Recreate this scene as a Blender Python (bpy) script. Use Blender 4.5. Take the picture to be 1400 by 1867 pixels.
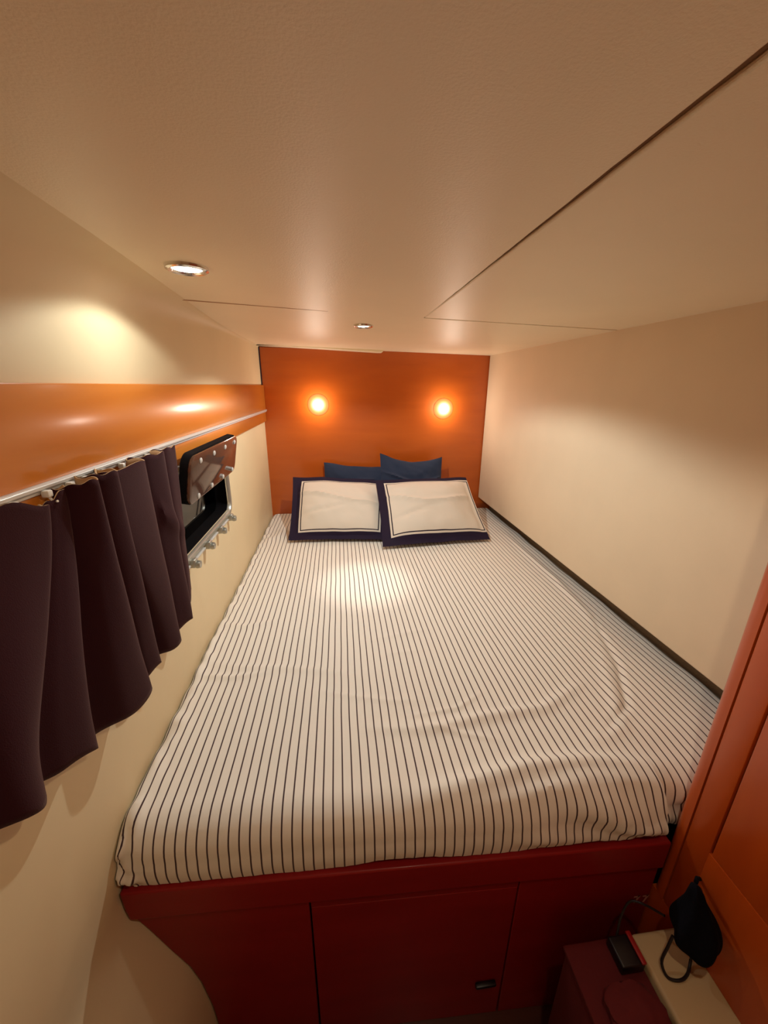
import bpy, bmesh, math, random
from mathutils import Vector, Matrix, noise
random.seed(4)
for o in list(bpy.data.objects): bpy.data.objects.remove(o)
S = bpy.context.scene
COL = S.collection
EYE = 1.5                                   # eye height above the sole; heights below are given from eye level

# ------------------------------------------------------------------ camera
cam = bpy.data.cameras.new('camera'); co = bpy.data.objects.new('camera', cam); COL.objects.link(co)
cam.sensor_fit = 'HORIZONTAL'; cam.sensor_width = 36; cam.lens = 705.76/1400*36
cam.clip_start = 0.01; cam.clip_end = 50
r_ = Vector((0.99348843, -0.11374268, 0.00658297)); u_ = Vector((0.02901301, 0.3084434, 0.95080015)); f_ = Vector((0.11017703, 0.94441795, -0.30973496))
M = Matrix(((r_.x, u_.x, -f_.x), (r_.y, u_.y, -f_.y), (r_.z, u_.z, -f_.z)))
co.matrix_world = Matrix.Translation((0, 0, EYE)) @ M.to_4x4()
S.camera = co
# ------------------------------------------------------------------ world, exposure
w = bpy.data.worlds.new('night'); S.world = w; w.use_nodes = True
w.node_tree.nodes['Background'].inputs[0].default_value = (0.0004, 0.0004, 0.0006, 1)
w.node_tree.nodes['Background'].inputs[1].default_value = 1
S.view_settings.view_transform = 'Standard'; S.view_settings.look = 'None'
S.view_settings.gamma = 1; S.view_settings.use_curve_mapping = False
S.view_settings.exposure = 2.13
# lamp strengths
CORE_W, SPOT1_W, SPOT2_W, READ_W, FILL_W = 4.5, 0.58, 4.4, 0.42, 1.4
WARM = (0.88, 0.95, 0.92)

# ------------------------------------------------------------------ helpers
def srgb(r, g, b):
    f = lambda c: c/12.92 if c <= .04045 else ((c+.055)/1.055)**2.4
    return (f(r/255), f(g/255), f(b/255), 1)
def mat(name, col, rough=.5, metal=0, bump=0, bscale=200, spec=.5, coat=0, sheen=0, var=0, vscale=4):
    m = bpy.data.materials.new(name); m.use_nodes = True
    nt = m.node_tree; p = nt.nodes['Principled BSDF']
    p.inputs['Base Color'].default_value = col; p.inputs['Roughness'].default_value = rough
    p.inputs['Metallic'].default_value = metal; p.inputs['Specular IOR Level'].default_value = spec
    p.inputs['Coat Weight'].default_value = coat; p.inputs['Coat Roughness'].default_value = .12
    p.inputs['Sheen Weight'].default_value = sheen
    tc = nt.nodes.new('ShaderNodeTexCoord')
    if bump:
        n = nt.nodes.new('ShaderNodeTexNoise'); n.inputs['Scale'].default_value = bscale; n.inputs['Detail'].default_value = 3
        b = nt.nodes.new('ShaderNodeBump'); b.inputs['Strength'].default_value = bump; b.inputs['Distance'].default_value = .002
        nt.links.new(tc.outputs['Object'], n.inputs['Vector']); nt.links.new(n.outputs['Fac'], b.inputs['Height'])
        nt.links.new(b.outputs['Normal'], p.inputs['Normal'])
    if var:
        n = nt.nodes.new('ShaderNodeTexNoise'); n.inputs['Scale'].default_value = vscale; n.inputs['Detail'].default_value = 4
        r = nt.nodes.new('ShaderNodeValToRGB')
        r.color_ramp.elements[0].position = .3; r.color_ramp.elements[1].position = .7
        r.color_ramp.elements[0].color = tuple(c*(1-var) for c in col[:3])+(1,); r.color_ramp.elements[1].color = tuple(min(1, c*(1+var)) for c in col[:3])+(1,)
        nt.links.new(tc.outputs['Object'], n.inputs['Vector']); nt.links.new(n.outputs['Fac'], r.inputs['Fac']); nt.links.new(r.outputs['Color'], p.inputs['Base Color'])
    return m
def wood(name, c1, c2, rough=.3, scale=(1, 1, 1), coat=.4, spec=.5, croug=.15):
    m = bpy.data.materials.new(name); m.use_nodes = True
    nt = m.node_tree; p = nt.nodes['Principled BSDF']
    tc = nt.nodes.new('ShaderNodeTexCoord'); mp = nt.nodes.new('ShaderNodeMapping'); mp.inputs['Scale'].default_value = scale
    n = nt.nodes.new('ShaderNodeTexNoise'); n.inputs['Scale'].default_value = 5; n.inputs['Detail'].default_value = 5; n.inputs['Distortion'].default_value = .3
    r = nt.nodes.new('ShaderNodeValToRGB'); r.color_ramp.elements[0].color = c1; r.color_ramp.elements[1].color = c2
    r.color_ramp.elements[0].position = .3; r.color_ramp.elements[1].position = .75
    L = nt.links.new
    L(tc.outputs['Object'], mp.inputs['Vector']); L(mp.outputs['Vector'], n.inputs['Vector']); L(n.outputs['Fac'], r.inputs['Fac']); L(r.outputs['Color'], p.inputs['Base Color'])
    p.inputs['Roughness'].default_value = rough; p.inputs['Coat Weight'].default_value = coat; p.inputs['Coat Roughness'].default_value = croug
    p.inputs['Specular IOR Level'].default_value = spec
    return m
def emis(name, col, s):
    m = bpy.data.materials.new(name); m.use_nodes = True
    p = m.node_tree.nodes['Principled BSDF']; p.inputs['Base Color'].default_value = (0.8, .8, .8, 1)
    p.inputs['Emission Color'].default_value = (*col, 1); p.inputs['Emission Strength'].default_value = s
    return m

V_LINER = mat('cream_liner', srgb(228, 207, 168), .55, bump=.10, bscale=60, spec=.35, var=.03)
V_RIGHT = mat('cream_wall_panel', srgb(230, 209, 180), .55, bump=.10, bscale=60, spec=.3, var=.03)
V_CEIL = mat('ceiling_vinyl', srgb(244, 226, 194), .42, bump=.22, bscale=350, spec=.45, var=.03, vscale=3)
V_GROOVE = mat('seam_backing', srgb(130, 88, 50), .8)
V_HULL = mat('hull_gelcoat', srgb(196, 168, 128), .4, bump=.2, bscale=25, spec=.4)
W_HEAD = wood('varnished_bulkhead', srgb(182, 82, 16), srgb(194, 92, 22), .32, (.6, .6, 3), .5, croug=.2)
W_VAL = wood('varnished_valance', srgb(214, 122, 38), srgb(226, 138, 50), .3, (3, .5, 3), .6, croug=.16)
W_LOCK = wood('varnished_locker', srgb(172, 66, 14), srgb(186, 78, 18), .34, (4, 4, .5), .4, croug=.25)
W_BASE = wood('shade_red_varnished_wood', srgb(132, 18, 20), srgb(146, 24, 26), .45, (.6, 4, 3), .08, .25)  # orange wood with its shade put into the colour as dark red
W_FLOOR = wood('dark_sole', srgb(70, 30, 18), srgb(86, 40, 24), .4, (1, 6, 1), .2)
V_CHROME = mat('chrome', (.75, .73, .7, 1), .18, 1)
V_ALU = mat('satin_aluminium', srgb(178, 176, 166), .38, .75)
V_TRACK = mat('white_aluminium_track', srgb(214, 212, 208), .35, .3)
V_WHITE = mat('white_plastic', srgb(236, 232, 224), .4)
V_BLACK = mat('black_rubber', srgb(12, 9, 11), .8, spec=.1)
V_NAVY = mat('navy_velvet', srgb(22, 38, 66), .85, sheen=.08, bump=.2, bscale=500)
V_CURT = mat('aubergine_velvet', srgb(46, 15, 22), .9, sheen=.12, bump=.25, bscale=700, spec=.12); V_CURT.node_tree.nodes['Principled BSDF'].inputs['Sheen Tint'].default_value = (1, .62, .55, 1)
V_LINING = mat('beige_lining', srgb(190, 155, 115), .9)
V_TICK = mat('navy_ticking', srgb(40, 26, 44), .9, bump=.3, bscale=300)
V_GAP = mat('grey_brown_carpet', srgb(128, 110, 86), .95, bump=.6, bscale=300)
V_BAG = mat('black_cloth', srgb(10, 9, 16), .95, bump=.4, bscale=200, spec=.1)
V_CABLE = mat('black_cable', srgb(20, 10, 12), .5)
V_REDC = mat('dark_red_cloth', srgb(92, 14, 18), .9, bump=.4, bscale=150)
V_DARKP = mat('black_plastic', srgb(18, 12, 16), .4)
V_REDP = mat('red_plastic', srgb(150, 18, 20), .45)
V_LENS = emis('lit_lens', (1.0, .93, .80), 9)
V_BULB = emis('lit_glass_with_halo', (1.0, .92, .78), 1)
def radial_emission(m, r0, r1, s0, s1):
    # lamp glass with the surrounding halo put into its fading emission and tan colour
    nt = m.node_tree; p = nt.nodes['Principled BSDF']; p.inputs['Base Color'].default_value = srgb(196, 116, 62)
    tc = nt.nodes.new('ShaderNodeTexCoord'); mp = nt.nodes.new('ShaderNodeMapping'); mp.inputs['Scale'].default_value = (1, 0, 1)
    ln = nt.nodes.new('ShaderNodeVectorMath'); ln.operation = 'LENGTH'; mr = nt.nodes.new('ShaderNodeMapRange'); mr.interpolation_type = 'SMOOTHSTEP'
    nt.links.new(tc.outputs['Object'], mp.inputs[0]); nt.links.new(mp.outputs[0], ln.inputs[0]); nt.links.new(ln.outputs['Value'], mr.inputs['Value'])
    for k, v in zip(('From Min', 'From Max', 'To Min', 'To Max'), (r0, r1, 1, 0)): mr.inputs[k].default_value = v
    pw = nt.nodes.new('ShaderNodeMath'); pw.operation = 'POWER'; pw.inputs[1].default_value = 2.7; nt.links.new(mr.outputs[0], pw.inputs[0])
    m2 = nt.nodes.new('ShaderNodeMath'); m2.operation = 'MULTIPLY_ADD'; m2.inputs[1].default_value = s0-s1; m2.inputs[2].default_value = s1
    nt.links.new(pw.outputs[0], m2.inputs[0]); nt.links.new(m2.outputs[0], p.inputs['Emission Strength'])
radial_emission(V_BULB, .004, .060, 1.3, .0)

def glass(name, col, rough, trans):
    m = mat(name, col, rough); p = m.node_tree.nodes['Principled BSDF']; p.inputs['Transmission Weight'].default_value = trans; p.inputs['IOR'].default_value = 1.45
    return m
V_PANE = glass('night_glass', (.03, .03, .035, 1), .03, 1); V_PANE.node_tree.nodes['Principled BSDF'].inputs['Specular IOR Level'].default_value = .1
V_TINT = glass('smoked_acrylic', srgb(150, 112, 92), .08, .75)

def link(name, bm, m, parent=None, origin=None, smooth=True, mats=None):
    """bm holds world coordinates with heights from eye level; makes ONE mesh object."""
    me = bpy.data.meshes.new(name)
    if parent is not None: org = Vector(parent['_o'])
    else:
        if origin is None:
            xs = [v.co for v in bm.verts]
            origin = ((min(v.x for v in xs)+max(v.x for v in xs))/2, (min(v.y for v in xs)+max(v.y for v in xs))/2, min(v.z for v in xs))
        org = Vector(origin)
    for v in bm.verts: v.co -= org
    bm.normal_update(); bm.to_mesh(me); bm.free()
    for mm in (mats or [m]): me.materials.append(mm)
    if smooth:
        for p in me.polygons: p.use_smooth = True
        try: me.set_sharp_from_angle(angle=math.radians(38))
        except Exception: pass
    o = bpy.data.objects.new(name, me); COL.objects.link(o)
    if parent is not None: o.parent = parent
    else: o.location = org + Vector((0, 0, EYE))
    o['_o'] = tuple(org)
    return o
def thing(name, label, cat, loc, group=None):
    o = bpy.data.objects.new(name, None); COL.objects.link(o); o.empty_display_size = .05
    o.location = Vector(loc)+Vector((0, 0, EYE)); o['_o'] = tuple(loc); tag(o, label, cat, group); return o
def tag(o, label, cat, group=None):
    o['label'] = label; o['category'] = cat
    if group: o['group'] = group
    return o
def struct(o): o['kind'] = 'structure'; return o
def bx(bm, x0, x1, y0, y1, z0, z1, bev=0, seg=2, mi=0):
    r = bmesh.ops.create_cube(bm, size=1)
    vs = r['verts']
    for v in vs:
        v.co = Vector(((x0+x1)/2+v.co.x*(x1-x0), (y0+y1)/2+v.co.y*(y1-y0), (z0+z1)/2+v.co.z*(z1-z0)))
    fs = list({f for v in vs for f in v.link_faces})
    for f in fs: f.material_index = mi
    if bev:
        es = list({e for v in vs for e in v.link_edges})
        bmesh.ops.bevel(bm, geom=es, offset=bev, segments=seg, affect='EDGES', profile=.5)
    return bm
def box(*a, **k): return bx(bmesh.new(), *a, **k)
def loft(rings, closed_u=False, caps=False, bm=None):
    bm = bm or bmesh.new(); R = [[bm.verts.new(p) for p in r] for r in rings]
    n = len(rings[0])
    for a, b in zip(R, R[1:]):
        for i in range(n if closed_u else n-1):
            j = (i+1) % n
            bm.faces.new((a[i], a[j], b[j], b[i]))
    if caps:
        bm.faces.new(R[0][::-1]); bm.faces.new(R[-1])
    return bm
def tube(pts, r, seg=8, bm=None):
    pts = [Vector(p) for p in pts]; rings = []
    for i, p in enumerate(pts):
        t = (pts[min(i+1, len(pts)-1)]-pts[max(i-1, 0)]).normalized()
        a = t.cross(Vector((0, 0, 1)) if abs(t.z) < .9 else Vector((1, 0, 0))).normalized(); b = t.cross(a)
        rr = r[i] if isinstance(r, (list, tuple)) else r
        rings.append([p+a*math.cos(k*2*math.pi/seg)*rr+b*math.sin(k*2*math.pi/seg)*rr for k in range(seg)])
    return loft(rings, True, True, bm)
def lathe(prof, c, axis='z', seg=40, bm=None):
    """prof: (radius, offset along axis)."""
    rings = []
    for r, h in prof:
        ring = []
        for k in range(seg):
            a = k*2*math.pi/seg; x, y = r*math.cos(a), r*math.sin(a)
            ring.append(Vector(c)+({'z': Vector((x, y, h)), 'y': Vector((x, h, y)), 'x': Vector((h, x, y))}[axis]))
        rings.append(ring)
    bm = loft(rings, True, True, bm)
    bmesh.ops.recalc_face_normals(bm, faces=bm.faces); return bm
def prism(pts, axis, a0, a1, bm=None):
    """pts polygon in the two other axes; extruded along axis."""
    def P(u, v, h): return {'y': (u, h, v), 'x': (h, u, v), 'z': (u, v, h)}[axis]
    bm = bm or bmesh.new()
    A = [bm.verts.new(P(u, v, a0)) for u, v in pts]; B = [bm.verts.new(P(u, v, a1)) for u, v in pts]
    bm.faces.new(A); bm.faces.new(B[::-1]); n = len(pts)
    for i in range(n): bm.faces.new((A[i], B[i], B[(i+1) % n], A[(i+1) % n]))
    bmesh.ops.recalc_face_normals(bm, faces=bm.faces); return bm
def crom(pts, n):
    P = [Vector(p) for p in pts]; P = [P[0]*2-P[1]]+P+[P[-1]*2-P[-2]]; out = []
    for i in range(1, len(P)-2):
        for k in range(n):
            t = k/n; a, b, c, d = P[i-1:i+3]
            out.append(.5*((2*b)+(c-a)*t+(2*a-5*b+4*c-d)*t*t+(3*b-a-3*c+d)*t**3))
    out.append(P[-2]); return out
def lerp(a, b, t): return a+(b-a)*t
def sm(a, b, x): t = max(0, min(1, (x-a)/(b-a))); return t*t*(3-2*t)
def bevmod(o, wdt=.002, seg=2):
    m = o.modifiers.new('b', 'BEVEL'); m.width = wdt; m.segments = seg; m.limit_method = 'ANGLE'; return o

# ------------------------------------------------------------------ geometry constants
XL, XR, YB, YF = -.433, .91, 2.406, -.75       # left wall, right panel, headboard bulkhead, cabin entrance
ZB, ZF = -.78, -1.5                            # sheet top, sole
SEAM = .262
def zc(x, y): return .192-.024*(x-.26)         # ceiling height
def yfront(x): return .527-.036*(x+.43)/1.13   # front of the berth

# ------------------------------------------------------------------ structure
# left wall and hull: one moulded profile swept along the cabin
def hull_profile(y):
    r = lerp(.12, .012, sm(.3, 1.9, y)); zt = zc(XL, y)
    p = []
    for k in range(7):
        a = math.pi/2*k/6; p.append((XL+r-r*math.sin(a), zt-r+r*math.cos(a)))
    for k in range(1, 6): p.append((XL, lerp(zt-r, -.17, k/5)))
    p += [(XL, -.245), (XL, -.455), (XL, -.60), (XL, -.75), (XL, -.86)]
    p += [(XL-.004, -.92), (XL, -.975), (XL+.022, -1.03), (XL+.056, -1.11), (XL+.082, -1.17), (XL+.098, -1.23), (XL+.11, -1.32), (XL+.115, -1.42), (XL+.115, ZF)]
    return p
ys = [YF, -.4, -.1, .1, .3, .5, .7, .9, 1.0, 1.49, 1.7, 1.9, 2.1, 2.3, YB+.01]
bm = loft([[(x, y, z) for x, z in hull_profile(y)] for y in ys])
kill = [f for f in bm.faces if 1.0 < f.calc_center_median().y < 1.49 and -.455 < f.calc_center_median().z < -.245]
bmesh.ops.delete(bm, geom=kill, context='FACES')
bmesh.ops.recalc_face_normals(bm, faces=bm.faces)
struct(link('wall_left', bm, V_LINER))

# bulkhead at the head of the berth
bm = box(XL-.02, 1.02, YB, YB+.03, ZF, .26)
struct(link('wall_back', bm, W_HEAD))
bm = box(XL, XL+.006, YB-.006, YB+.002, -.02, .212)
struct(link('trim_2', bm, V_TICK))
# right hull behind the hanging wall panel, then the panel
bm = box(1.0, 1.03, YF, YB, ZF, .26); struct(link('wall_right', bm, V_GAP))
bm = box(XR, XR+.03, .50, YB-.008, -.702, .19, bev=.006, seg=3); struct(link('trim_3', bm, V_RIGHT))
# entrance end, sole
bm = box(XL-.02, 1.03, YF-.03, YF, ZF, .26); struct(link('wall_front', bm, V_LINER))
bm = box(XL-.02, 1.03, YF-.03, YB+.03, ZF-.03, ZF); struct(link('floor', bm, W_FLOOR))
# ceiling: padded vinyl panels with seams between them
def slab(poly, dz, th=.006, wob=None):
    bm = bmesh.new(); lo = [bm.verts.new((x, y, zc(x, y)+dz)) for x, y in poly]; hi = [bm.verts.new((x, y, zc(x, y)+dz+th)) for x, y in poly]
    bm.faces.new(lo[::-1]); bm.faces.new(hi)
    for i in range(len(poly)):
        j = (i+1) % len(poly); bm.faces.new((lo[i], lo[j], hi[j], hi[i]))
    bmesh.ops.recalc_face_normals(bm, faces=bm.faces); return bm
def wob(y, s, a=.0007): return a*noise.noise(Vector((s*7.3, y*28, 0)))+a*.6*noise.noise(Vector((s*3.1, y*90, 4)))
n = 150
def GW(y): return lerp(.0042, .0007, sm(.25, 1.25, y))
edgeL = [(SEAM-.0008+wob(lerp(YF, 1.253, i/n), 1)-GW(lerp(YF, 1.253, i/n)), lerp(YF, 1.253, i/n)) for i in range(n+1)]
edgeR = [(SEAM+.0008+wob(lerp(YF, 1.249, i/n), 5)+GW(lerp(YF, 1.249, i/n)), lerp(YF, 1.249, i/n)) for i in range(n+1)]
# left/main panel runs to the head, wraps behind the hatch
polyA = [(XL-.02, YF)]+edgeL+[(.93, 1.290), (1.02, 1.292), (1.02, YB), (SEAM, YB), (SEAM, YB-.0), (XL-.02, YB)]
polyA = [p for i, p in enumerate(polyA) if p != (SEAM, YB-.0) or i == polyA.index((SEAM, YB))]
ceil_ = link('ceiling', slab(polyA, 0), V_CEIL); struct(ceil_)
polyB = edgeR+[(1.02, 1.287), (1.02, YF)]
o = link('hatch_panel', slab(polyB, .001), V_CEIL, ceil_); bevmod(o, .0022, 2)
bevmod(ceil_, .0018, 2)
bm = bmesh.new(); q = [bm.verts.new((x, y, zc(x, y)+.0058)) for x, y in ((XL-.02, YF), (1.03, YF), (1.03, YB+.02), (XL-.02, YB+.02))]; bm.faces.new(q)
link('seam_backing', bm, V_GROOVE, ceil_)
# lowered lip of the left panel where it meets the bulkhead
bm = prism([(XL, .2), (XL, zc(XL, 0)-.002), (-.1, zc(-.1, 0)-.006), (.235, zc(.235, 0)-.013), (.258, zc(.258, 0)-.012), (.263, zc(.26, 0)-.001), (.263, .22), (XL, .22)], 'y', YB-.075, YB-.001)
o = link('edge_lip', bm, V_CEIL, ceil_); bevmod(o, .006, 3)
# shallow crease fading across the ceiling from a small hole by the left wall
pts = [(lerp(-.405, -.02, i/30), lerp(1.166, 1.222, i/30)) for i in range(31)]
rings = [[(x, y-.004*(1-i/30)-.0006, zc(x, y)-.0003), (x, y, zc(x, y)-.0012*(1-i/30)-.0006), (x, y+.004*(1-i/30)+.0006, zc(x, y)-.0003)] for i, (x, y) in enumerate(pts)]
bm = loft(rings); link('crease', bm, mat('crease_vinyl', srgb(176, 122, 78), .6), ceil_)
bm = lathe([(.001, -.0016), (.0085, -.0016), (.010, -.0006), (.011, .003)], (-.402, 1.166, zc(-.40, 1)), 'z', 20); link('hole', bm, V_BLACK, ceil_)

# ------------------------------------------------------------------ window (portlight) in the left wall
def rrect(y0, y1, z0, z1, r, seg=8):
    out = []
    for cy, cz, a0 in ((y1-r, z1-r, 0), (y0+r, z1-r, 90), (y0+r, z0+r, 180), (y1-r, z0+r, 270)):
        for k in range(seg+1):
            a = math.radians(a0+90*k/seg); out.append((cy+r*math.cos(a), cz+r*math.sin(a)))
    return out
win = box(XL-.05, XL-.044, .99, 1.50, -.465, -.235)
win = struct(link('window_1', win, V_PANE))
def ringframe(spec, tilt=None):
    return loft([[(x, y, z) for y, z in rrect(*R)] for x, R in spec], True)
Y0, Y1, Z0, Z1 = .975, 1.515, -.478, -.222
def ins(d, r): return (Y0+d, Y1-d, Z0+d, Z1-d, max(.006, r-d))
bm = ringframe([(XL-.002, ins(0, .055)), (XL+.006, ins(0, .055)), (XL+.010, ins(.004, .055)), (XL+.010, ins(.016, .055)), (XL+.004, ins(.020, .055)), (XL-.003, ins(.021, .055))])
bmesh.ops.recalc_face_normals(bm, faces=bm.faces)
link('window_frame', bm, V_ALU, win)
bm = ringframe([(XL-.003, ins(.0205, .055)), (XL-.046, ins(.022, .055))]); link('window_reveal', bm, V_BLACK, win)
for k in range(4):                                           # lugs below the lower edge with bright strips between
    y = 1.055+k*.135
    bm = box(XL, XL+.022, y-.012, y+.012, Z0-.016, Z0+.010, bev=.005, seg=3)
    lathe([(.0001, -.006), (.010, -.006), (.012, 0), (.010, .008), (.0001, .010)], (XL+.024, y, Z0-.008), 'x', 16, bm)
    link('hinge_lug', bm, V_ALU, win)
bm = bmesh.new()
for k in range(3): bx(bm, XL+.002, XL+.013, 1.08+k*.135, 1.165+k*.135, Z0-.007, Z0-.001, .0015)
bx(bm, XL+.002, XL+.013, .99, 1.035, Z0-.007, Z0-.001, .0015)
link('hinge_strip', bm, V_TRACK, win)

# swung-open smoked pane
PT, PB = Vector((-.368, 0, -.170)), Vector((-.392, 0, -.300))
pane = thing('window_shutter_pane', 'smoked brown acrylic pane with silver bolts hanging open over the black porthole', 'porthole pane', (-.392, 1.25, -.30))
nrm = Vector((-(PT.z-PB.z), 0, PT.x-PB.x)).normalized()
if nrm.x < 0: nrm = -nrm
def pp(y, t, d): p = PB.lerp(PT, t)+nrm*d; return Vector((p.x, y, p.z))
HH = (PT-PB).length
def pring(ins_, r, d): return [pp(y, z/HH, d) for y, z in rrect(1.0+ins_, 1.462-ins_, ins_, HH-ins_, max(.004, r-ins_))]
bm = loft([pring(.004, .03, -.004), pring(.001, .03, -.001), pring(.001, .03, .004), pring(.004, .03, .006)], True, True)
bmesh.ops.recalc_face_normals(bm, faces=bm.faces); link('pane', bm, V_TINT, pane)
bm = loft([pring(.005, .03, -.004), pring(0, .03, -.004), pring(-.002, .032, -.002), pring(-.002, .032, -.022), pring(.009, .03, -.022), pring(.009, .03, -.004)], True)
bmesh.ops.recalc_face_normals(bm, faces=bm.faces); link('gasket', bm, V_BLACK, pane)
for row, zz in ((0, HH-.020), (1, .014)):
    for k in range(4):
        y = 1.065+k*.118
        bm = bmesh.new()
        for rad, d0, d1 in ((.0075, .005, .010),):
            c0, c1 = pp(y, zz/HH, d0), pp(y, zz/HH, d1)
            tube([c0, c0.lerp(c1, .6), c1], [rad, rad, rad*.6], 14, bm)
        link('bolt', bm, V_TRACK, pane)
for y in (1.10, 1.40):
    bm = tube([(XL+.008, y, Z1-.01), (XL+.022, y, Z1+.018), pp(y, .93, -.014)], .005, 8); link('hinge_arm', bm, V_ALU, pane)

# ------------------------------------------------------------------ wooden valance with curtain track
val = thing('wooden_valance', 'glossy orange wood valance board running along the left wall above the porthole', 'valance', (-.425, 1.0, -.2))
bm = box(XL-.001, -.4205, YF+.002, YB-.003, -.139, .001, bev=.003, seg=2); link('upper_board', bm, W_VAL, val)
bm = box(XL-.001, -.4215, YF+.002, YB-.003, -.203, -.141, bev=.003, seg=2); link('lower_board', bm, W_VAL, val)
bm = box(XL-.001, -.4175, YF+.002, 1.06, -.2075, -.2035, bev=.001); link('bottom_edging', bm, V_TRACK, val)
bm = bmesh.new(); prism([(-.4206, -.134), (-.4165, -.134), (-.412, -.1365), (-.412, -.141), (-.4155, -.1435), (-.4155, -.1475), (-.4206, -.1475)], 'y', YF+.01, YB-.01, bm)
trk = link('curtain_track', bm, V_TRACK); bevmod(trk, .0008, 2)
tag(trk, 'thin white metal curtain track running along the orange wood valance', 'curtain track')
top_pts = [(.22, -.398, .18, -.395), (.30, -.402, .24, -.36), (.37, -.41, .29, -.400), (.47, -.401, .34, -.352), (.545, -.392, .375, -.362), (.553, -.408, .40, -.40),
           (.572, -.402, .44, -.385), (.598, -.400, .492, -.380), (.590, -.412, .525, -.408), (.605, -.385, .58, -.378), (.630, -.372, .645, -.372), (.640, -.41, .655, -.408),
           (.655, -.385, .69, -.39), (.690, -.374, .725, -.385), (.698, -.411, .735, -.408), (.668, -.382, .76, -.382), (.785, -.373, .802, -.374), (.797, -.411, .805, -.41),
           (.835, -.388, .85, -.388), (.885, -.378, .888, -.378), (.897, -.411, .90, -.409), (.93, -.392, .925, -.394), (.972, -.388, .955, -.398)]
T = crom([(a, b, 0) for a, b, _, _ in top_pts], 9); H = crom([(c, d, 0) for _, _, c, d in top_pts], 9)
def hemz(y): return -.555+.12*(1-sm(.25, .60, y))+.045*sm(.90, .96, y)
rings = []
NV = 40
for k in range(NV+1):
    t = k/NV; ring = []
    for i, (a, b) in enumerate(zip(T, H)):
        tt = sm(0, 1, t)*.6+t*.4
        y = lerp(a.x, b.x, tt); x = lerp(a.y, b.y, tt)
        x += .004*noise.noise(Vector((i*.06, t*3, 1)))*t; y += .006*noise.noise(Vector((i*.03, t*2.5, 7)))*t
        if y > .84 and y < .95: x += .006*math.exp(-((t-.35-(y-.86)*2)/.06)**2)
        zt = -.1380-.020*math.exp(-((a.x-.555)/.035)**2)+.002*math.sin(i*.9)
        z = lerp(zt, hemz(b.x)+.004*math.sin(i*.35), t)
        ring.append((max(x, XL+.014), y, z))
    rings.append(ring)
bm = loft(rings)
cur = link('curtain', bm, V_CURT, origin=(-.39, .6, -.55), mats=[V_LINING, V_CURT])
sm_ = cur.modifiers.new('s', 'SOLIDIFY'); sm_.thickness = .0022; sm_.offset = 0; sm_.material_offset = 1
for p in cur.data.polygons: p.use_smooth = True
tag(cur, 'dark aubergine velvet curtain gathered in folds on the left wall', 'curtain')
for k, y in enumerate((.33, .44, .515, .575, .625, .665, .72, .775, .83, .88, .94)):
    bm = box(-.4145, -.404, y-.005, y+.005, -.152, -.142, bev=.002); tube([(-.409, y, -.150), (-.405, y+.002, -.160), (-.398, y, -.158)], .0018, 6, bm)
    link('curtain_glider', bm, V_WHITE, trk)

# ------------------------------------------------------------------ berth base
base = thing('wooden_bunk', 'wooden bed base, its shade coloured in dark red, with cupboard fronts under the striped mattress', 'bed base', (.2, .6, ZF))
def strip(poly, d0, d1):                                     # polygon (x,z) given depth relative to the slanting front line
    bm = bmesh.new(); A = [bm.verts.new((x, yfront(x)+d0, z)) for x, z in poly]; B = [bm.verts.new((x, yfront(x)+d1, z)) for x, z in poly]
    bm.faces.new(A); bm.faces.new(B[::-1]); m_ = len(poly)
    for i in range(m_): bm.faces.new((A[i], B[i], B[(i+1) % m_], A[(i+1) % m_]))
    bmesh.ops.recalc_face_normals(bm, faces=bm.faces); return bm
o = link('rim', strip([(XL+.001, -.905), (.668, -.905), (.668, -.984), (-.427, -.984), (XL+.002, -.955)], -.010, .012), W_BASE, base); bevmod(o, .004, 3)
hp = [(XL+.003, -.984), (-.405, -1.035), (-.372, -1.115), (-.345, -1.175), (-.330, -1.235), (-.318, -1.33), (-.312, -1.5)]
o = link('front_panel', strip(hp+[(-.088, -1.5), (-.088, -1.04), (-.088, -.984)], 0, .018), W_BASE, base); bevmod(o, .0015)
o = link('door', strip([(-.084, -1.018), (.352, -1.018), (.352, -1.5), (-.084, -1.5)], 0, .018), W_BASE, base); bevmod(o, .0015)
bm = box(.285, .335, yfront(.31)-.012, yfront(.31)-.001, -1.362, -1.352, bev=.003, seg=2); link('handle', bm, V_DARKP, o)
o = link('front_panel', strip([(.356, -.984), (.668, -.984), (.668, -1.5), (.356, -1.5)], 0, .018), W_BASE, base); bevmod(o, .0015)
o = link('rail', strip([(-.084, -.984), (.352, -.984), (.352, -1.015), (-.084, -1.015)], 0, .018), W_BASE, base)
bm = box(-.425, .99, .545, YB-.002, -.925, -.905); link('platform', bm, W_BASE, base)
bm = strip([(-.33, -.99), (.74, -.99), (.74, -1.49), (-.30, -1.49), (-.32, -1.22)], .020, .026); link('backing', bm, V_BLACK, base)
# two small pale marks on the right front
bm = bmesh.new()
for dx in (0, .021):
    x = .636+dx; y = yfront(x)-.0012
    v = [bm.verts.new((x+a, y, -1.095+b)) for a, b in ((-.003, -.018), (.002, -.018), (.011, .006), (.004, .006))]; bm.faces.new(v)
    v = [bm.verts.new((x+a, y, -1.095+b)) for a, b in ((-.006, .006), (-.006, .001), (.006, .001), (.010, .006))]; bm.faces.new(v)
link('pale_marks', bm, mat('pale_mark', srgb(214, 150, 136), .7), base, smooth=False)

# ------------------------------------------------------------------ mattress and striped sheet
bm = box(-.428, .955, .548, YB-.004, -.904, -.80, bev=.03, seg=4)
tag(link('mattress', bm, V_TICK), 'navy mattress edge showing at the bunched front left corner of the sheet', 'mattress')

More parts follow.
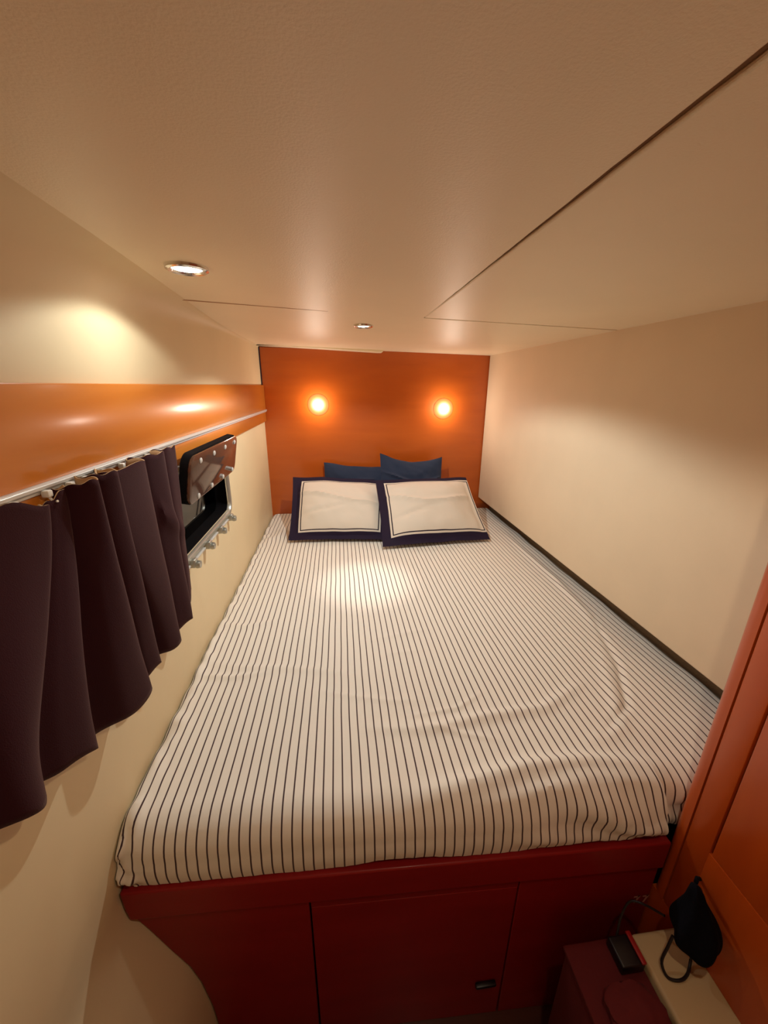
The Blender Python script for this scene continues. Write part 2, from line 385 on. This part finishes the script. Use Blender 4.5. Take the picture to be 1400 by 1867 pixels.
def ridge(p, pts, wd, h):
    best = 9; tt = 0; x, y = p; L = len(pts)-1
    for i in range(L):
        ax, ay = pts[i]; bx_, by = pts[i+1]; dx, dy = bx_-ax, by-ay
        t = max(0, min(1, ((x-ax)*dx+(y-ay)*dy)/(dx*dx+dy*dy))); d = math.hypot(x-ax-t*dx, y-ay-t*dy)
        if d < best: best = d; tt = (i+t)/L
    return h*math.exp(-(best/wd)**2)*math.sin(math.pi*(.08+.84*tt))
RIDGES = [  # polyline (x, y), half width, height
    ([(.13, .545), (.25, .560), (.38, .580), (.52, .580), (.67, .560)], .022, .020),
    ([(.22, .520), (.36, .530), (.50, .545), (.68, .530)], .014, .010),
    ([(.05, .72), (.20, .70), (.33, .72), (.50, .73), (.64, .80)], .016, .010),
    ([(.14, .73), (.27, .68), (.35, .655)], .008, .004),
    ([(.16, .745), (.28, .755), (.36, .80)], .007, .004),
    ([(.55, .62), (.66, .66), (.72, .78), (.80, .95)], .018, .006),
    ([(.60, .64), (.72, .72), (.80, .86), (.88, 1.10)], .010, -.007),
    ([(.05, 1.05), (.20, 1.08), (.32, 1.10)], .010, .003),
    ([(.10, .98), (.24, .99)], .008, .0025),
    ([(-.40, 1.00), (-.30, .97), (-.15, .95), (.05, .90)], .014, .004),
    ([(-.41, .95), (-.32, .93), (-.20, .94)], .010, .005),
    ([(-.41, 1.20), (-.33, 1.17), (-.22, 1.20)], .014, .005),
    ([(-.10, .86), (.10, .80), (.2, .79)], .010, .003),
    ([(-.42, 1.9), (-.34, 2.0), (-.30, 2.25)], .03, .010),
    ([(.72, 2.1), (.83, 2.2), (.86, 2.35)], .03, .008),
    ([(.86, 1.0), (.90, 1.4), (.90, 1.9)], .016, .008),
]
X0, X1 = -.4305, .994
NX, NY, NF = 330, 300, 26
bm = bmesh.new(); uv = bm.loops.layers.uv.new('uv')
rows = []; info = {}
r0 = .065
for j in range(NF+NY+1):
    row = []
    for i in range(NX+1):
        x = lerp(X0, X1, i/NX); yf = yfront(x)
        if x > .66: yf = max(yf, .512)
        hem = -.9035+.006*abs(noise.noise(Vector((x*9, 0, 3))))*(1 if x > -.2 else .3)
        hem += .010*math.exp(-((x-.10)/.09)**2)+.006*sm(.3, .5, x)
        if j <= NF:                                          # front face then rounded shoulder
            s = j/NF*1.25
            if s < .75: t = s/.75; y = yf-.004*math.sin(math.pi*t); z = lerp(hem, ZB-r0, t)
            else: a = (s-.75)/.5*math.pi/2; y = yf+r0-r0*math.cos(a); z = ZB-r0+r0*math.sin(a)
            v_ = .55*(j/NF)*.2
        else:
            t = (j-NF)/NY; t = t*.55+.45*t*t; y = lerp(yf+r0, YB-.004, t); z = ZB
        w_top = sm(ZB-.10, ZB-.03, z)
        dz = sum(ridge((x, y), R, wd, h) for R, wd, h in RIDGES)
        dz += .0035*noise.noise(Vector((x*3, y*3, 0)))+.0012*noise.noise(Vector((x*11, y*11, 5)))
        dz += .010*noise.noise(Vector((x*30, y*22, 2)))*math.exp(-((x-X0)/.04)**2)
        dz += .0016*noise.noise(Vector((x*30, y*45, 8)))*sm(1.7, 2.3, y)
        front = 1-sm(yf+.01, yf+.06, y)
        # swags on the right of the front
        sw = .010*math.sin((z*38)+(x*26))*sm(.25, .5, x)*front*sm(hem, hem+.035, z)+.003*noise.noise(Vector((x*60, z*25, 1)))*front*(.4+1.2*sm(.45, .65, x))
        bunch = math.exp(-((x-X0)/.03)**2)*front
        sw += .018*noise.noise(Vector((x*60, z*45, 2)))*bunch
        u_b = .02*noise.noise(Vector((x*40, z*40, 6)))*bunch
        # edges roll down along the side walls
        el = (x-X0); er = (X1-x); roll = 0
        rl = .014+.006*noise.noise(Vector((0, y*9, 1)))
        if el < .02: roll = rl*(1-math.sqrt(max(0, 1-(1-el/.02)**2)))
        if er < .03: roll = max(roll, .02*(1-math.sqrt(max(0, 1-(1-er/.03)**2))))
        xx = x
        if er < .08: xx -= .010*noise.noise(Vector((y*7, 2, 0)))*(1-er/.08)
        # soft sag towards the right front corner
        dz -= .014*sm(.45, .72, x)*(1-sm(.52, .66, y))
        z2 = z+dz*w_top-roll*w_top; y2 = y-sw*(1-w_top*.4)
        if x > .655: y2 = max(y2, .4995)
        row.append(bm.verts.new((xx, y2, z2)))
        u = x+.0012*noise.noise(Vector((x*6, y*7+z*5, 0)))+.0030*dz*10*0+.0025*math.sin(z*60+x*20)*front*sm(.35, .6, x)
        u += .006*noise.noise(Vector((x*2, y*2, 9)))*.5
        u += dz*.25+u_b
        info[(j, i)] = (u, y+z)
    rows.append(row)
for j in range(len(rows)-1):
    for i in range(NX):
        f = bm.faces.new((rows[j][i], rows[j][i+1], rows[j+1][i+1], rows[j+1][i]))
        for lp, key in zip(f.loops, ((j, i), (j, i+1), (j+1, i+1), (j+1, i))): lp[uv].uv = info[key]
m = bpy.data.materials.new('striped_cotton'); m.use_nodes = True; nt = m.node_tree; P = nt.nodes['Principled BSDF']; L = nt.links.new
P.inputs['Roughness'].default_value = .75; P.inputs['Sheen Weight'].default_value = .1; P.inputs['Specular IOR Level'].default_value = .3
uvn = nt.nodes.new('ShaderNodeUVMap'); uvn.uv_map = 'uv'; sx = nt.nodes.new('ShaderNodeSeparateXYZ'); L(uvn.outputs[0], sx.inputs[0])
def mth(op, a, b=None):
    n = nt.nodes.new('ShaderNodeMath'); n.operation = op
    for k, v in enumerate((a, b)):
        if v is None: continue
        if isinstance(v, (int, float)): n.inputs[k].default_value = v
        else: L(v, n.inputs[k])
    return n.outputs[0]
SP = .0195
fr = mth('FRACT', mth('DIVIDE', mth('ADD', sx.outputs[0], 10.0060), SP))
d = mth('ABSOLUTE', mth('SUBTRACT', fr, .5))
mr = nt.nodes.new('ShaderNodeMapRange'); mr.inputs['From Min'].default_value = .062; mr.inputs['From Max'].default_value = .092; mr.inputs['To Min'].default_value = 1; mr.inputs['To Max'].default_value = 0
L(d, mr.inputs['Value'])
mx = nt.nodes.new('ShaderNodeMix'); mx.data_type = 'RGBA'; L(mr.outputs[0], mx.inputs['Factor'])
mx.inputs['A'].default_value = srgb(238, 231, 222); mx.inputs['B'].default_value = srgb(66, 42, 48); L(mx.outputs['Result'], P.inputs['Base Color'])
tc = nt.nodes.new('ShaderNodeTexCoord'); nz = nt.nodes.new('ShaderNodeTexNoise'); nz.inputs['Scale'].default_value = 30; nz.inputs['Detail'].default_value = 6
b = nt.nodes.new('ShaderNodeBump'); b.inputs['Strength'].default_value = .18; b.inputs['Distance'].default_value = .004; L(tc.outputs['Object'], nz.inputs['Vector']); L(nz.outputs['Fac'], b.inputs['Height']); L(b.outputs[0], P.inputs['Normal'])
sheet = link('bed_sheet', bm, m, origin=(.26, 1.45, -.9))
for p in sheet.data.polygons: p.use_smooth = True
tag(sheet, 'white bed sheet with thin dark stripes covering the mattress', 'bed sheet')

# ------------------------------------------------------------------ pillows
def pillow(name, corners, thick, m, label, cat, group, flange=.0, nu=60, nv=44, sag=.0, seed=0, wr=.011):
    """corners BL, BR, TR, TL in space; front bulges to the viewer side."""
    BL, BR, TR, TL = [Vector(c) for c in corners]
    nrm = ((BR-BL).cross(TL-BL)).normalized()
    if nrm.y > 0: nrm = -nrm
    bm = bmesh.new(); uvl = bm.loops.layers.uv.new('uv'); G = {}; W = (BR-BL).length; Hh = (TL-BL).length
    def base_pt(u, v):
        p = BL.lerp(BR, u).lerp(TL.lerp(TR, u), v)
        cx = (u-.5)*2; cv = (v-.5)*2
        # edges pulled in a little between corners
        c = (BL+BR+TR+TL)/4
        pull = .05*(1-cx*cx)*abs(cv)**3+.04*(1-cv*cv)*abs(cx)**3
        p = p.lerp(c, pull*.6)
        p += Vector((0, 0, -sag*(1-cx*cx)*max(0, cv)))
        p += Vector((.0, 0, .005*noise.noise(Vector((u*5, v*4, seed)))))
        return p
    for side in (0, 1):
        for j in range(nv+1):
            for i in range(nu+1):
                u, v = i/nu, j/nv
                e = min(u*W, (1-u)*W, v*Hh, (1-v)*Hh)
                if side == 1 and (i in (0, nu) or j in (0, nv)): G[1, j, i] = G[0, j, i]; continue
                fx = min(1, max(0, (min(u, 1-u)*W-flange*.6)/(W*.32))); fy = min(1, max(0, (min(v, 1-v)*Hh-flange*.6)/(Hh*.36)))
                f = (1-(1-fx)**2.2)*(1-(1-fy)**2.2)
                h = thick/2*f**.8+.0015
                h += wr*f**.3*(noise.noise(Vector((u*4, v*3, seed+side)))+.5*noise.noise(Vector((u*9+v*3, v*7, seed+3)))) if f > 0 else 0
                if side == 0: h += wr*1.2*f**.5*(math.exp(-((v-.62-.08*math.sin(u*5+seed))/.025)**2)-.8*math.exp(-((v-.30-.35*u)/.03)**2)*math.exp(-((u-.3)/.25)**2))
                p = base_pt(u, v)+nrm*(h if side == 0 else -h)
                G[side, j, i] = bm.verts.new(p)
        for j in range(nv):
            for i in range(nu):
                q = [(j, i), (j, i+1), (j+1, i+1), (j+1, i)]
                vs = [G[side, a, b_] for a, b_ in q]
                if side: q = q[::-1]; vs = vs[::-1]
                fc = bm.faces.new(vs)
                for lp, (a, b_) in zip(fc.loops, q): lp[uvl].uv = (b_/nu, a/nv)
    bmesh.ops.recalc_face_normals(bm, faces=bm.faces)
    low = min(v.co.z for v in bm.verts)
    o = link(name, bm, m, origin=((BL.x+BR.x)/2, (BL.y+TL.y)/2, low))
    for p in o.data.polygons: p.use_smooth = True
    return tag(o, label, cat, group)
def sham_mat(W, Hh, fl, over=0, top=0):
    m = bpy.data.materials.new('sham_cotton'); m.use_nodes = True; nt = m.node_tree; P = nt.nodes['Principled BSDF']; L = nt.links.new
    P.inputs['Roughness'].default_value = .8; P.inputs['Specular IOR Level'].default_value = .25
    uvn = nt.nodes.new('ShaderNodeUVMap'); uvn.uv_map = 'uv'; s = nt.nodes.new('ShaderNodeSeparateXYZ'); L(uvn.outputs[0], s.inputs[0])
    def mt(op, a, b):
        n = nt.nodes.new('ShaderNodeMath'); n.operation = op
        for k, v in enumerate((a, b)):
            if isinstance(v, (int, float)): n.inputs[k].default_value = v
            else: L(v, n.inputs[k])
        return n.outputs[0]
    du = mt('MULTIPLY', mt('MINIMUM', s.outputs[0], mt('SUBTRACT', 1.0+over/W, s.outputs[0])), W)
    dv = mt('MULTIPLY', mt('MINIMUM', s.outputs[1], mt('SUBTRACT', 1.0+top/Hh, s.outputs[1])), Hh)
    d = mt('MINIMUM', du, dv)
    r = nt.nodes.new('ShaderNodeValToRGB'); cr = r.color_ramp; cr.interpolation = 'CONSTANT'
    L(mt('DIVIDE', d, .1), r.inputs['Fac'])
    navy, white, line = srgb(34, 22, 46), srgb(218, 206, 192), srgb(40, 28, 44)
    cr.elements[0].position = 0; cr.elements[0].color = navy
    cr.elements[1].position = fl*10; cr.elements[1].color = white
    e = cr.elements.new((fl+.009)*10); e.color = line
    e = cr.elements.new((fl+.0145)*10); e.color = white
    L(r.outputs['Color'], P.inputs['Base Color']); return m
pillow('bed_pillow', [(-.10, 2.27, -.75), (.40, 2.25, -.75), (.38, 2.35, -.475), (-.095, 2.36, -.445)], .07, V_NAVY,
       'plain navy blue pillow lying low behind the left bordered pillow', 'pillow', 'plain navy pillows at the headboard', seed=5, sag=.01)
pillow('bed_pillow', [(.235, 2.17, -.72), (.60, 2.17, -.73), (.615, 2.27, -.405), (.24, 2.29, -.382)], .07, V_NAVY,
       'plain navy blue pillow standing highest behind the right bordered pillow', 'pillow', 'plain navy pillows at the headboard', seed=8, sag=.035)
pillow('bed_pillow', [(-.275, 1.905, -.765), (.245, 1.860, -.765), (.30, 2.20, -.535), (-.265, 2.19, -.495)], .11, sham_mat(.52, .42, .045, 0, .018),
       'white pillow with navy border, the left one, partly under its neighbour', 'pillow', 'navy bordered white pillows', flange=.045, seed=1, sag=-.012)
pillow('bed_pillow', [(.20, 1.765, -.762), (.775, 1.815, -.765), (.735, 2.16, -.510), (.195, 2.11, -.505)], .11, sham_mat(.56, .43, .045, .05, .022),
       'white pillow with navy border, the right one, overlapping its neighbour', 'pillow', 'navy bordered white pillows', flange=.045, seed=2, sag=-.006)

# ------------------------------------------------------------------ lamps
def lamp(kind, name, loc, energy, col, size=.01, rot=None, spot=None, blend=.3, parent=None):
    l = bpy.data.lights.new(name, kind); l.energy = energy; l.color = col
    if kind == 'SPOT': l.spot_size = math.radians(spot); l.spot_blend = blend; l.shadow_soft_size = size
    elif kind == 'POINT': l.shadow_soft_size = size
    else: l.shape = 'DISK'; l.size = size
    o = bpy.data.objects.new(name, l); COL.objects.link(o)
    if rot: o.rotation_euler = rot
    if parent is not None: o.parent = parent; o.location = Vector(loc)-Vector(parent['_o'])
    else: o.location = Vector(loc)+Vector((0, 0, EYE))
    return o
def downlight(x, y, R, label, spot_w, core_w, tint=WARM):
    z = zc(x, y)
    t = thing('ceiling_light', label, 'ceiling light', (x, y, z), 'recessed ceiling downlights')
    bm = lathe([(R*.68, -.0015), (R*.74, -.006), (R*.86, -.0075), (R*.97, -.005), (R, 0), (R, .001), (R*.68, .001)], (x, y, z), 'z', 48)
    link('bezel', bm, V_CHROME, t)
    bm = lathe([(.0005, -.0055), (R*.4, -.0050), (R*.70, -.0025), (R*.70, .002)], (x, y, z), 'z', 40)
    link('lens', bm, V_LENS, t)
    lamp('SPOT', 'lamp_glow', (x, y, z-.016), spot_w, tint, .012, (0, 0, 0), 150, .22, t)
    if core_w: lamp('SPOT', 'lamp_beam', (x, y, z-.016), core_w, (1, .93, .82), .02, (0, 0, 0), 30, 1.0, t)
downlight(-.268, .850, .038, 'round chrome downlight in the ceiling nearest the left wall', SPOT1_W, 0)
downlight(.094, 1.445, .034, 'smaller looking round downlight in the ceiling nearer the headboard', SPOT2_W, CORE_W)
def reading(x, z, label):
    t = thing('reading_light', label, 'reading light', (x, YB, z), 'round lamps on the headboard')
    bm = lathe([(.0612, -.0006), (.0618, -.0012), (.0626, -.0012), (.063, -.0006), (.063, 0), (.0612, 0)], (x, YB, z), 'y', 48); link('bezel', bm, W_HEAD, t)
    bm = lathe([(.0005, -.022), (.012, -.021), (.025, -.0175), (.038, -.0125), (.050, -.0075), (.058, -.004), (.0615, -.002), (.0615, -.001)], (x, YB, z), 'y', 36); link('lens_and_halo', bm, V_BULB, t)
    lamp('POINT', 'lamp_glow', (x, YB-.075, z), READ_W, (1, .92, .78), .018, parent=t)
reading(-.116, -.109, 'small round glowing lamp on the left of the orange headboard')
reading(.643, -.131, 'small round glowing lamp on the right of the orange headboard')
# added fill lamp, out of view overhead, to light the bed front
downlight(.22, .08, .036, 'added fill downlight out of view in the ceiling, lighting the foot of the bed', FILL_W, 0, (1.0, .80, .54))

# ------------------------------------------------------------------ locker on the right of the berth front
lk = thing('wooden_locker', 'tall orange varnished locker with rounded post at the right of the bed', 'locker', (.8, .1, ZF))
XLk = .67
pr = [(.70, .497)]
rr_ = .022
for k in range(9):
    a = math.pi/2*k/8; pr.append((XLk+rr_-rr_*math.sin(a), .497-rr_+rr_*math.cos(a)))
pr += [(XLk, .4675), (.70, .4675)]
bm = prism(pr, 'z', -1.06, .20); link('post', bm, W_LOCK, lk)
bm = box(XLk+.0015, .70, .4215, .4655, -1.06, .20, bev=.0015, seg=2); link('side_panel', bm, W_LOCK, lk)
dr = link('door', box(XLk+.001, .70, -.30, .4175, -.834, .16, bev=.003, seg=2), W_LOCK, lk)
bm = box(XLk+.001, .70, -.70, .4215, -1.06, -.8345); link('lower_panel', bm, W_LOCK, lk)
bm = box(XLk+.0015, .70, -.70, -.304, -.834, .20, bev=.0015); link('side_panel', bm, W_LOCK, lk)
bm = box(.70, .995, -.70, .496, -1.06, .18); link('body', bm, W_LOCK, lk)
bm = box(XLk+.002, .995, .4275, .496, -1.5, -1.061); link('plinth', bm, W_LOCK, lk)
# pale step at the foot of the locker
bm = box(.562, .72, -.60, .425, -1.5, -1.061, bev=.008, seg=3); struct(link('trim_1', bm, V_HULL))

# ------------------------------------------------------------------ things at the foot of the locker
def blob(c, radii, seed, amp=.2, shape=None, n=28):
    rings = []
    for j in range(n+1):
        th = math.pi*(j+.02)/(n+.04); ring = []
        for i in range(36):
            ph = i*2*math.pi/36; d = Vector((math.sin(th)*math.cos(ph), math.sin(th)*math.sin(ph), math.cos(th)))
            k = 1+amp*noise.noise(d*1.6+Vector((seed, 0, 0)))+amp*.45*noise.noise(d*4+Vector((0, seed, 0)))
            if shape: k *= shape(d)
            ring.append(Vector(c)+Vector((d.x*radii[0], d.y*radii[1], d.z*radii[2]))*k)
        rings.append(ring)
    bm = loft(rings, True, True); bmesh.ops.recalc_face_normals(bm, faces=bm.faces); return bm
# black pouch: narrow crumpled neck above a wide sagging body
prof = [(0, .001), (.01, .011), (.03, .014), (.05, .018), (.075, .027), (.10, .035), (.125, .039), (.15, .036), (.165, .024), (.172, .002)]
rings = []
for h, r in prof:
    ring = []
    for i in range(36):
        ph = i*2*math.pi/36
        k = 1+.20*noise.noise(Vector((math.cos(ph)*1.3, math.sin(ph)*1.3, h*14)))+.08*math.sin(ph*5+h*30)
        ring.append((.624+r*k*math.cos(ph)*1.0+.006*math.sin(h*18), .392+r*k*1.0*math.sin(ph)-h*.16, -.862-h*.74))
    rings.append(ring)
bm = loft(rings, True, True); bmesh.ops.recalc_face_normals(bm, faces=bm.faces)
pouch = link('cloth_pouch', bm, V_BAG); tag(pouch, 'black cloth pouch hanging beside the locker at the corner of the bed base', 'pouch')
sb = pouch.modifiers.new('s', 'SUBSURF'); sb.levels = 1; sb.render_levels = 2
tag(link('power_cable', tube(crom([(.592, .40, -.96), (.582, .43, -.985), (.565, .445, -1.0), (.548, .440, -1.03), (.532, .424, -1.060)], 8), .0022, 8), V_CABLE), 'thin dark cable reaching from the black pouch along the bed base', 'cable')
tag(link('power_cable', tube(crom([(.600, .382, -.985), (.592, .378, -1.01), (.582, .372, -1.040), (.586, .358, -1.056), (.606, .352, -1.0575), (.628, .358, -1.0575), (.645, .372, -1.045), (.640, .376, -.99)], 10), .0026, 8), V_CABLE), 'dark cable looped over the pale step under the black pouch', 'cable')
hk = tube([(XLk+.0005, .420, -.905), (XLk-.012, .415, -.892), (XLk-.028, .406, -.872), (XLk-.040, .398, -.866)], .0035, 10)  # unseen hook peg carrying the pouch on the locker
pouch['_o'] = tuple(pouch.location-Vector((0, 0, EYE))); link('hook_peg', hk, V_BAG, pouch)
bm = box(.425, .558, .24, .425, -1.5, -1.085, bev=.006, seg=3)
bxo = thing('storage_box', 'dark red box standing beside the pale step in front of the bed base', 'box', (.49, .36, -1.5)); link('body', bm, V_REDC, bxo)
bm = box(.421, .560, .236, .429, -1.084, -1.075, bev=.003, seg=2); link('lid', bm, V_REDC, bxo)
ps = thing('power_adapter', 'black adapter with a red top strip on the dark red box', 'adapter', (.53, .415, -1.0745))
bm = box(.508, .556, .375, .422, -1.0745, -1.050, bev=.004, seg=3); link('body', bm, V_DARKP, ps)
bm = box(.546, .5555, .374, .423, -1.049, -1.044, bev=.002, seg=2); link('strip', bm, V_REDP, ps)
bm = blob((.495, .318, -1.055), (.055, .045, .022), 3, .25)
for v in bm.verts: v.co.z = max(v.co.z, -1.0745)
tag(link('cloth_bag', bm, V_REDC), 'crumpled dark red cloth bag lying on the dark red box in front of the adapter', 'bag')

for o in bpy.data.objects:
    if '_o' in o: del o['_o']
